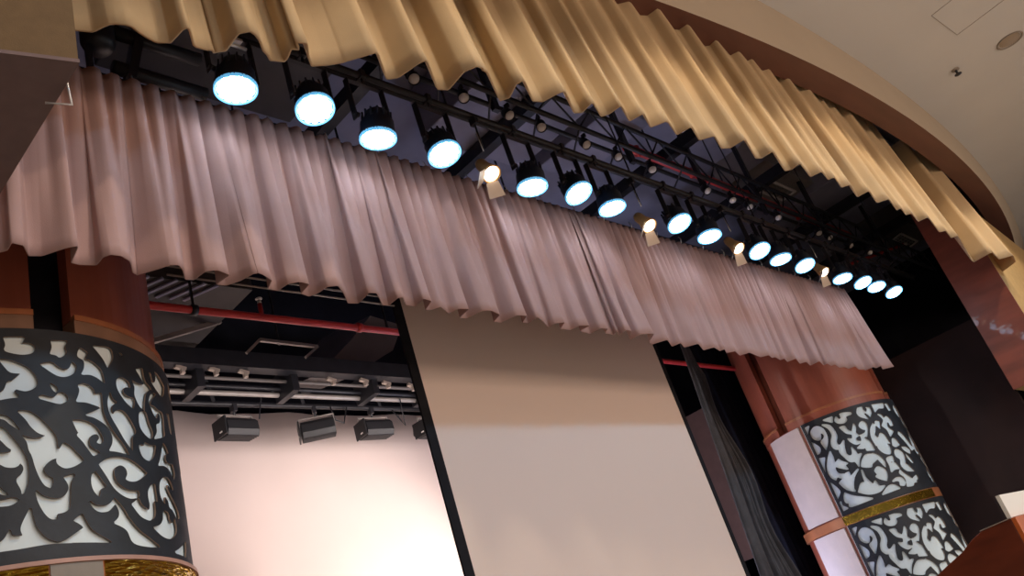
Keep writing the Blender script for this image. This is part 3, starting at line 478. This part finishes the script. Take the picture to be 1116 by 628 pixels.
for i, (x, z, nx_, ny_, nz_) in enumerate(LED):
    o = proto if i == 0 else copy_tree(proto)
    o.location = (x, 3.6, ZP)
    o['label'] = 'white lit LED stage light, %s from the left of the front row' % ORD[i] if i else 'white lit LED stage light nearest the camera, leftmost of the front row'
    nrm = Vector((nx_, ny_, nz_))
    q = nrm.to_track_quat('-Z', 'Y')
    q = (-nrm).to_track_quat('Z', 'Y')
    for h in [c for c in o.children if c.name.startswith('housing')]:
        h.rotation_mode = 'QUATERNION'; h.rotation_quaternion = q
        # the lens centre sits at the height seen; the housing pivots about it
        h.location = (0, 0, z-ZP)
del_yoke = [c for c in proto.children if c.name.startswith('yoke')]
o = MB(); ZC = 5.910
for dx in (-.11, .0):
    o.box((LED[0][0]+dx+.03, 3.56, ZC), (.085, .07, .02))
o.tube([(LED[0][0]-.12, 3.57, ZC-.02), (LED[0][0]+.12, 3.57, ZC-.02)], .012, 8)
tag(o.build('coupler', M_SILVER), 'silver coupler on the pipe above the leftmost lit lamp', 'coupler')

def warm_proto():
    t = thing('warm_spotlight', '', 'spotlight', (0, 0, 0), 'warm lamps between the white ones')
    MB().box((0, 0, 0), (.04, .07, .07)).tube([(0, 0, -.03), (0, 0, -.30)], .009, 8).build('clamp', M_STEEL, t)
    rot = Vector((.12, .45, .85)).to_track_quat('Z', 'Y').to_matrix().to_4x4()
    Mx = Matrix.Translation((0, 0, -.56)) @ rot
    h = MB().lathe([(0, .24), (.04, .235), (.052, .20), (.055, .10), (.066, .05), (.078, 0), (.084, 0), (.072, .055), (.060, .10)], 24, Mx).build('housing', M_BRASS, t)
    MB().lathe([(.070, .012), (.05, -.012), (.03, -.02), (0, -.022)], 24, Mx).build('lens', M_WARM, h)
    MB().tube([(-.005, 0, -.32), (-.02, .0, -.12)], .004, 6).build('safety_wire', M_SILVER, t)
    for k, a in enumerate((-1.9, -.15)):
        ca, sa = math.cos(a), math.sin(a); Rz = Matrix.Rotation(a, 4, 'Z')
        P = [(.07, -.055, 0), (.07, .055, 0), (.17, .075, -.09), (.17, -.075, -.09)]
        f = MB(); Vt = [Mx @ Rz @ Vector(p) for p in P]; Vb = [Mx @ Rz @ (Vector(p)+Vector((.002, 0, .004))) for p in P]
        f.add(Vt+Vb, [(0, 1, 2, 3), (7, 6, 5, 4), (0, 4, 5, 1), (1, 5, 6, 2), (2, 6, 7, 3), (3, 7, 4, 0)])
        f.build('barn_door', M_FLAP, t)
    return t
proto = warm_proto()
for i, (x, y, z) in enumerate(WARM):
    o = proto if i == 0 else copy_tree(proto)
    o.location = (x, 3.58, z+.56)
    o['label'] = 'small warm-lit spotlight with pale flaps, %s of four from the left' % ORD[i]
for x, y, z in WARM: pass

# ------------------------------------------------------------------ upper truss with small unlit cans
t = thing('upper_truss', 'long black box truss behind the cream valance carrying small lamps', 'truss', (11, 4.75, 7.7))
for (y, z) in ((4.5, 7.72), (4.98, 7.72), (4.5, 8.12), (4.98, 8.12)):
    MB().tube([(3.2, y, z), (21.5, y, z)], .034, 8).build('chord', M_STEEL, t)
for k in range(23):
    x = 3.4+k*.8
    MB().tube([(x, 4.5, 7.72), (x+.4, 4.5, 8.12), (x+.8, 4.5, 7.72)], .014, 6).build('brace', M_STEEL, t)
    MB().tube([(x, 4.5, 7.72), (x+.4, 4.98, 7.72)], .014, 6).build('cross_brace', M_STEEL, t)
for k, x in enumerate((5.6, 6.9, 9.65, 11.6, 13.6, 16.1, 19.4)):
    MB().bar((x, 4.72, 7.72), (x, 4.72, 9.6), .10, .06).build('hanger', M_STEEL, t)
t = thing('can_light', '', 'spotlight', (0, 0, 0), 'small unlit lamps on the upper truss')
rot = Vector((.30, .45, .85)).to_track_quat('Z', 'Y').to_matrix().to_4x4()
MB().tube([(0, 0, .14), (0, 0, .0)], .012, 6).box((0, 0, .15), (.03, .06, .05)).build('clamp', M_STEEL, t)
h = MB().lathe([(0, .16), (.05, .155), (.062, .12), (.066, 0), (.062, -.002), (.058, .03)], 20, rot).build('can', M_STEEL, t)
MB().lathe([(.058, .02), (.045, .0), (.02, -.012), (0, -.014)], 20, rot).build('lens', M_WHITE, h)
proto = t
for i, x in enumerate(SMALL_X):
    o = proto if i == 0 else copy_tree(proto)
    o.location = (x, 4.56, 7.52)
    o.rotation_euler.z = random.uniform(-.5, .5)
    o['label'] = 'small unlit can light with pale face, %s from the left on upper truss' % ORD[i]

# pipes, ducts and boards under the stage ceiling
def pipe(name, pts, r, m, label, cat='pipe'): return tag(MB().tube(pts, r, 10).build(name, m), label, cat)
t = thing('sprinkler_pipe', 'red pipe high behind the row of small unlit lamps', 'pipe', (11, 5.1, 8.45))
MB().tube([(10.4, 5.1, 8.52), (13, 5.1, 8.53), (19.0, 5.1, 8.55)], .065, 10).build('pipe', M_RED, t)
for x in (10.7, 12.3, 14.2, 16.3): MB().tube([(x, 5.1, 8.45), (x, 5.1, 8.6)], .06, 10).build('coupling', M_RED, t)
for x in (11.2, 13.4, 15.6, 17.8): MB().bar((x, 5.1, 8.5), (x, 5.1, 9.6), .02).build('hanger', M_STEEL, t)
t = thing('sprinkler_pipe', 'red pipe crossing the dark gap left of the screen', 'pipe', (7, 6.5, 5.63))
MB().tube([(-2, 6.5, 5.66), (4.43, 6.5, 5.645), (14.5, 6.5, 5.61)], .038, 12).build('pipe', M_RED, t)
MB().tube([(4.43, 6.5, 5.65), (4.43, 6.5, 5.80)], .022, 8).build('riser', M_RED, t)
MB().tube([(4.43, 6.5, 5.80), (4.43, 6.5, 5.84)], .02, 8).lathe([(0, 5.865), (.035, 5.86), (.035, 5.852), (0, 5.85)], 12, Matrix.Translation((4.43, 6.5, 0))).build('sprinkler_head', M_SILVER, t)
for x in (3.1, 3.72, 5.6, 8.0, 10.4): MB().tube([(x-.03, 6.5, 5.645), (x+.03, 6.5, 5.645)], .052, 12).build('coupling', M_STEEL if x == 3.72 else M_RED, t)
for x in (3.72, 6.0, 9.0): MB().bar((x, 6.5, 5.65), (x, 6.5, 9.6), .02).build('hanger', M_STEEL, t)

for i, Q in enumerate(DIFFUSERS):
    cx = sum(p[0] for p in Q)/4; cy = sum(p[1] for p in Q)/4
    t = thing('air_diffuser', ['white framed ceiling air diffuser right of centre above the lamps', 'white framed ceiling air diffuser at far right near red pipe'][i], 'air vent', (cx, cy, 9.0), 'ceiling air diffusers')
    m = MB()
    for k in range(4):
        a, b = Q[k], Q[(k+1) % 4]; m.bar((a[0], a[1], 9.0), (b[0], b[1], 9.0), .05, .03)
    m.build('frame', M_WHITE, t)
    m = MB()
    for k in range(1, 6):
        u = k/6; a = Vector(Q[0]).lerp(Vector(Q[3]), u); b = Vector(Q[1]).lerp(Vector(Q[2]), u)
        m.bar((*a, 9.02), (*b, 9.02), .03, .02)
    for k in range(1, 3):
        u = k/3; a = Vector(Q[0]).lerp(Vector(Q[1]), u); b = Vector(Q[3]).lerp(Vector(Q[2]), u)
        m.bar((*a, 9.02), (*b, 9.02), .03, .02)
    m.build('grille', M_PIPE, t)
    MB().box((cx-.2, cy+.02, 9.32), (2.1, 1.0, .55)).build('plenum_box', M_PIPE if i == 0 else M_DUCT, t)

def duct(x0, x1, y0, y1, z0, z1, label, m=M_SLAB): return tag(MB().box(((x0+x1)/2, (y0+y1)/2, (z0+z1)/2), (x1-x0, y1-y0, z1-z0)).build('duct', m, bevel=.02), label, 'duct')
duct(7.4, 9.4, 3.0, 6.4, 8.75, 9.55, 'wide dark grey duct above the middle of the opening')
duct(9.9, 10.9, 3.0, 6.4, 8.9, 9.55, 'narrow grey duct left of the first ceiling diffuser')
duct(16.6, 18.6, 3.2, 6.4, 8.9, 9.5, 'dark grey duct between the two ceiling diffusers')
duct(3.1, 5.4, 4.6, 6.6, 8.5, 9.3, 'dark grey duct over the leftmost lit lamps', M_DUCTD)
for k, x in enumerate((2.15, 5.9, 8.3, 11.5, 14.3, 17.4, 20.0)):
    o = MB().bar((x, 2.9, 8.62), (x, 9.6, 8.62), .16, .2).build('roof_beam', M_STEEL)
    tag(o, 'black roof beam running back over the stage, %s from the left' % ORD[k], 'beam', 'roof beams')
# dark projector-like fixture at the far left above the mauve valance
t = thing('moving_head_light', 'dark unlit lamp cluster on bars above the left end of mauve valance', 'stage light', (2.02, 4.2, 6.2))
MB().bar((1.7, 4.2, 6.5), (2.45, 4.2, 6.5), .05).bar((1.95, 4.2, 5.9), (1.95, 4.2, 9.6), .035).bar((2.2, 4.2, 5.95), (2.42, 4.2, 6.9), .10, .06).build('bracket', M_STEEL, t)
MB().lathe([(0, 0), (.09, .0), (.11, .05), (.11, .2), (.08, .28), (0, .30)], 20, Matrix.Translation((2.02, 4.2, 6.16))).build('head', M_STEEL, t)
for z in (6.03, 6.36): MB().tube([(2.1, 4.2, z), (2.75, 4.2, z)], .05, 12).build('arm_tube', M_STEEL, t)

# ------------------------------------------------------------------ rear rig
t = thing('rear_truss', 'dark multi-bar lighting rig crossing above the pale backdrop', 'truss', (6, 8.3, 5.6))
MB().bar((-2, 8.0, 6.0), (13.5, 8.0, 5.88), .16, .20).build('main_beam', M_STEEL, t)
MB().tube([(-2, 8.3, 5.83), (13.5, 8.3, 5.72)], .028, 8).build('upper_bar', M_STEEL, t)
MB().tube([(-2, 8.35, 5.75), (13.5, 8.35, 5.68)], .034, 8).build('pale_bar', M_PIPE, t)
MB().tube([(-2, 8.5, 5.68), (13.5, 8.5, 5.62)], .036, 8).build('lamp_bar', M_STEEL, t)
MB().tube([(-2, 8.15, 5.86), (13.5, 8.15, 5.74)], .024, 8).build('thin_bar', M_DUCT, t)
for k, x in enumerate((4.55, 5.75, 6.95, 7.9, 9.3)):
    MB().box((x, 8.22, 5.80), (.09, .40, .34)).build('bracket', M_STEEL, t)
    MB().bar((x+.12, 8.2, 5.98), (x+.36, 8.45, 5.66), .035).build('strut', M_STEEL, t)
for k, (x, z) in enumerate(((4.32, 5.86), (4.71, 5.86), (5.07, 5.85), (6.26, 5.81), (6.76, 5.82), (7.12, 5.80), (7.54, 5.78))):
    tag(MB().box((x, 8.0, z-.03), (.12, .05, .035), Matrix.Rotation(.25, 3, 'Y')).box((x+.02, 8.0, z-.075), (.04, .05, .05)).build('pipe_clip', M_FLAP),
        'small pale clip on the rear rig, %s from the left' % ORD[k], 'clip', 'pale clips on the rear rig')
def flood_proto():
    t = thing('flood_light', '', 'flood light', (0, 0, 0), 'flood lights on the rear rig')
    MB().tube([(0, 0, .04), (0, 0, -.10)], .015, 8).box((0, 0, .0), (.05, .09, .09)).build('clamp', M_STEEL, t)
    m = MB().box((0, 0, -.10), (.44, .03, .012)); m.box((-.22, 0, -.18), (.012, .03, .17)); m.box((.22, 0, -.18), (.012, .03, .17))
    m.build('yoke', M_PIPE, t)
    Mx = Matrix.Translation((0, 0, -.27)) @ Matrix.Rotation(PI/2, 4, 'Z') @ Matrix.Rotation(PI/2, 4, 'X')
    prof = [(-.14, .06), (-.09, .105), (.06, .12), (.15, .07), (.17, -.03), (.10, -.105), (-.12, -.12), (-.15, -.05)]
    b = MB().prism(prof, -.205, .205, Mx).build('lamp_body', M_FLOOD, t, bevel=.008)
    m = MB()
    for k in range(5): m.box((0, -.10+k*.045, -.385+k*.004), (.41, .006, .02))
    m.build('cooling_fin', M_FLOOD, b)
    MB().box((-.232, -.02, -.27), (.02, .27, .22)).build('end_plate', M_FLOOD, b, bevel=.005)
    MB().box((-.244, -.05, -.33), (.006, .05, .016)).build('bright_slot', M_WHITE, b)
    return t
proto = flood_proto()
FL = [(5.17, 'leftmost', .06), (6.28, 'middle', -.55), (7.17, 'rightmost fully visible', -.1), (8.16, 'half hidden behind the screen edge,', .1)]
for i, (x, nm, rz) in enumerate(FL):
    o = proto if i == 0 else copy_tree(proto)
    o.location = (x, 8.5, 5.60); o.rotation_euler.z = rz
    o['label'] = ['black box flood light hanging nearest the left column, leftmost of the rear rig', 'black box flood light between two others, turned towards the left',
                  'black box flood light third from left, next to the screen', 'black flood light half hidden by the black edge of the screen'][i]
for k, pts in enumerate(([(5.5, 8.45, 5.62), (5.42, 8.4, 5.42), (5.5, 8.4, 5.72), (5.7, 8.3, 5.78)], [(6.75, 8.45, 5.62), (6.62, 8.4, 5.38), (6.5, 8.4, 5.42), (6.46, 8.4, 5.6)], [(7.5, 8.45, 5.6), (7.62, 8.4, 5.35), (7.55, 8.3, 5.7)])):
    P = [Vector(p) for p in pts]; Q = []
    for a in range(len(P)-1):
        for u in (0, .33, .66): Q.append(P[a].lerp(P[a+1], u))
    Q.append(P[-1])
    tag(MB().tube(Q, .009, 6).build('cable', M_STEEL), ['black cable looping right of the leftmost flood light', 'black cable loop hanging right of the middle flood light', 'black cable hanging beside the third flood light'][k], 'cable')
# louvred vent, pale frame and grey duct seen left of the screen
t = thing('louvre_duct', 'grey duct with louvred vents just right of the big left column', 'duct', (3.9, 7.3, 6.1))
MB().box((3.55, 7.5, 6.43), (2.0, 1.5, .62)).build('duct_body', M_DUCTD, t)
m = MB()
for k in range(6): m.box((3.35+k*.14, 6.9, 6.105), (.035, .40, .02), Matrix.Rotation(.5, 3, 'Z'))
m.build('louvre', M_SLAB, t)
t = thing('suspended_frame', 'pale three-sided metal frame under the ceiling left of the screen', 'frame', (5.3, 7.5, 5.9))
MB().bar((5.02, 7.5, 5.97), (5.78, 7.5, 5.945), .035).build('front_bar', M_PIPE, t)
MB().bar((4.83, 7.5, 5.79), (5.02, 7.5, 5.97), .03).build('side_bar', M_PIPE, t)
MB().bar((5.58, 7.5, 5.79), (5.78, 7.5, 5.945), .03).build('side_bar', M_PIPE, t)
MB().bar((5.3, 7.55, 5.95), (5.3, 7.55, 9.6), .02).build('hanger', M_STEEL, t)
o = MB().bar((3.80, 7.5, 5.85), (4.58, 7.5, 6.16), .045, .05).build('slanted_bar', M_PIPE); tag(o, 'pale slanted bar beside the big left column', 'bar')
V8 = [(7.36, 8.0, 6.95), (7.9, 8.0, 6.85), (7.61, 8.0, 6.42), (7.40, 8.0, 6.31), (6.81, 8.0, 5.98), (6.28, 8.0, 5.98), (6.94, 8.0, 6.54)]
m = MB(); n = len(V8); m.add([(x, 8.25, z) for x, y, z in V8]+[(x, 9.4, z+.25) for x, y, z in V8], [tuple(range(n)), tuple(range(n, 2*n))[::-1]]+[(k, (k+1) % n, n+(k+1) % n, n+k) for k in range(n)])
tag(m.build('bent_duct', M_DUCT), 'grey bent duct behind the left edge of the screen', 'duct')
for k, (z, y) in enumerate(((4.985, 5.0), (4.985+.075, 5.0), (4.985+.20, 5.05))):
    tag(MB().tube([(2.7, y, z), (4.76, y, z-.01)], .008, 6).build('cable_run', M_PIPE), 'thin pale cable running under the hem of mauve valance, %s' % ['lowest', 'middle', 'highest'][k], 'cable', 'cables behind the valance hem')
t = thing('rear_bar_set', 'dark pipes just behind the mauve valance hem left of the screen', 'pipe', (6, 6.0, 6.0))
for y, z in ((6.0, 5.86), (6.1, 5.94), (6.2, 6.05)): MB().tube([(3.0, y, z), (9, y, z)], .022, 8).build('pipe', M_PIPE if z < 5.9 else M_STEEL, t)

# far right stage corner: red pipe, small round lamp
t = thing('sprinkler_pipe', 'short red pipe slanting at far right below the second diffuser', 'pipe', (19, 4.8, 8.2))
MB().tube([(19.3, 5.5, 8.1), (20.6, 4.6, 8.3)], .035, 10).build('pipe', M_RED, t)
MB().lathe([(0, .04), (.05, .03), (.05, -.02), (0, -.03)], 12, Matrix.Translation((20.65, 4.57, 8.3))).build('end_cap', M_SILVER, t)
o = MB().lathe([(0, .05), (.09, .04), (.10, 0), (.06, -.03), (0, -.04)], 20, Matrix.Translation((21.77, 4.08, 7.9))).build('smoke_detector', M_WHITE); tag(o, 'small round pale detector against the dark at far right', 'detector')
MB()

# ------------------------------------------------------------------ hall ceiling fittings
c = Vector((14.12, .36, 8.15))
t = thing('downlight', 'round recessed ceiling downlight near the right edge of the ceiling', 'downlight', tuple(c))
Mx = Matrix.Translation(c)
MB().lathe([(.19, 0), (.20, -.012), (.175, -.016), (.165, .0)], 36, Mx).build('trim_ring', M_CONC, t)
MB().lathe([(.158, -.002), (.12, -.006), (0, -.008)], 36, Mx).build('lens', M_LENSG, t)
c = Vector((13.91, 1.16, 8.15))
t = thing('ceiling_sprinkler', 'small dark sprinkler head on the pale ceiling', 'sprinkler', tuple(c))
MB().lathe([(0, 0), (.06, 0), (.06, -.015), (0, -.02)], 20, Matrix.Translation(c)).build('escutcheon', M_CONC, t)
MB().tube([c, c+Vector((0, 0, -.09))], .018, 8).build('stem', M_STEEL, t)
MB().lathe([(0, -.09), (.055, -.092), (.055, -.098), (0, -.1)], 16, Matrix.Translation(c)).build('deflector', M_STEEL, t)
t = thing('access_panel', 'faint square outline of an access panel in the hall ceiling', 'panel', (12.5, .3, 8.15))
a, b, c2 = (12.035, .878, 8.147), (12.966, .815, 8.147), (12.90, .107, 8.147)
m = MB(); d2 = (11.97, .17, 8.147)
for p, q in ((a, b), (b, c2), (c2, d2), (d2, a)): m.bar(p, q, .006, .004)
m.build('joint_line', M_CONC, t)

# ------------------------------------------------------------------ lectern at the lower right
t = thing('lectern', 'dark red wooden lectern in the lower right corner', 'lectern', (5.15, 1.6, .45))
Y0 = 1.298
arch = [(0, .45), (0, 1.70), (.145, 1.69), (.165, 1.686), (.22, 1.665), (.29, 1.625), (.40, 1.585), (.50, 1.545), (.62, 1.46), (.62, .45)]
Mx = Matrix(((0, 0, 1, 4.9), (1, 0, 0, Y0), (0, 1, 0, 0), (0, 0, 0, 1)))
MB().prism(arch, 0, .03, Mx).build('side_panel', M_LECT_SHADE, t, bevel=.004)
MB().prism(arch, .52, .55, Mx).build('side_panel', M_LECT_SHADE, t, bevel=.004)
MB().box((5.175, Y0-.012, 1.075), (.55, .024, 1.25)).build('front_panel', M_LECT_LIT, t, bevel=.003)
MB().box((5.175, Y0+.31, 1.40), (.52, .60, .03), Matrix.Rotation(-.1, 3, 'X')).build('reading_shelf', M_LECT_SHADE, t)
MB().add([(4.895, Y0-.005, 1.7), (4.935, Y0-.005, 1.7), (4.935, Y0+.16, 1.69), (4.895, Y0+.16, 1.69), (4.895, Y0-.005, 1.704), (4.935, Y0-.005, 1.704), (4.935, Y0+.16, 1.694), (4.895, Y0+.16, 1.694)],
         [(0, 1, 2, 3), (4, 5, 6, 7), (0, 1, 5, 4), (1, 2, 6, 5), (2, 3, 7, 6), (3, 0, 4, 7)]).build('edge_strip', M_FLAP, t)
o = MB().box((5.19, Y0+.01, 1.762), (.53, .02, .116), Matrix.Rotation(.0, 3, 'Y')).build('name_card', M_CARD); tag(o, 'plain pale card standing on top of the lectern', 'card')

# ------------------------------------------------------------------ lights
W = bpy.data.worlds.new('world'); SC.world = W; W.use_nodes = True
W.node_tree.nodes['Background'].inputs[0].default_value = (1, .88, .80, 1); W.node_tree.nodes['Background'].inputs[1].default_value = .26
def area(name, loc, target, size, power, col, shape='DISK', size_y=None, spread=None):
    l = bpy.data.lights.new(name, 'AREA'); l.shape = shape; l.size = size; l.energy = power; l.color = col
    if size_y: l.size_y = size_y
    if spread: l.spread = spread
    o = bpy.data.objects.new(name, l); COL.objects.link(o); o.location = loc
    o.rotation_euler = (Vector(target)-Vector(loc)).to_track_quat('-Z', 'Y').to_euler(); return o
def spot(name, loc, target, power, angle, blend, col, r=.1):
    l = bpy.data.lights.new(name, 'SPOT'); l.energy = power; l.spot_size = math.radians(angle); l.spot_blend = blend; l.color = col; l.shadow_soft_size = r
    o = bpy.data.objects.new(name, l); COL.objects.link(o); o.location = loc
    o.rotation_euler = (Vector(target)-Vector(loc)).to_track_quat('-Z', 'Y').to_euler(); return o
for x in (2.5, 5.6, 8.7, 11.8, 14.9):
    spot('hall_downlight', (x, -4.4, 8.02), (x, -4.4, 0), 430, 157, .12, (.32, .68, 1), .42)
for x in (3.4, 6.6, 9.8, 13.0, 16.2):
    spot('hall_downlight', (x, .2, 8.06), (x, .2, 0), 400, 118, .25, (1, .80, .58), .12)
area('hall_warm_fill', (7, -15, 3.6), (7, 4, 3.6), 16, 1200, (1, .72, .54), 'RECTANGLE', 4)  # added unseen fill: one broad warm source low in the hall
spot('backdrop_wash', (8.6, 7.2, 1.5), (7.9, 9.5, 2.75), 1100, 80, .55, (1, .90, .82), .25)
area('backdrop_fill', (6.2, 7.5, 4.9), (6.2, 9.5, 5.0), 6, 62, (1, .88, .84), 'RECTANGLE', .2)  # added unseen fill for the backdrop; the flood lights themselves are off
area('stage_void_fill', (12.5, 7.2, 1.25), (12.5, 5.2, 9), 5, 150, (.60, .66, 1), 'RECTANGLE', .5)  # added unseen fill to brighten the dark space under the stage ceiling

for x, z, nx_, ny_, nz_ in LED:
    l = bpy.data.lights.new('led_spill', 'POINT'); l.energy = 1.5; l.color = (.50, .74, 1); l.shadow_soft_size = .06
    o = bpy.data.objects.new('led_spill', l); COL.objects.link(o); o.location = (x+nx_*.11, 3.6+ny_*.11, z+nz_*.11)
spot('side_strip_fill', (3.2, 7.3, 5.2), (13.4, 6.2, 3.2), 720, 24, .4, (1, .93, .85), .1)  # added unseen lamp that brightens the right column's pale strip
# ------------------------------------------------------------------ lower the whole place so the hall floor is z = 0
for o in list(bpy.data.objects):
    if o.parent is None: o.location.z -= DROP
    if '_w' in o: del o['_w']
vs = SC.view_settings; vs.view_transform = 'Standard'; vs.look = 'None'; vs.gamma = 1; vs.use_curve_mapping = False; vs.exposure = 0
SC.cycles.max_bounces = 6
SC.cycles.use_denoising = True
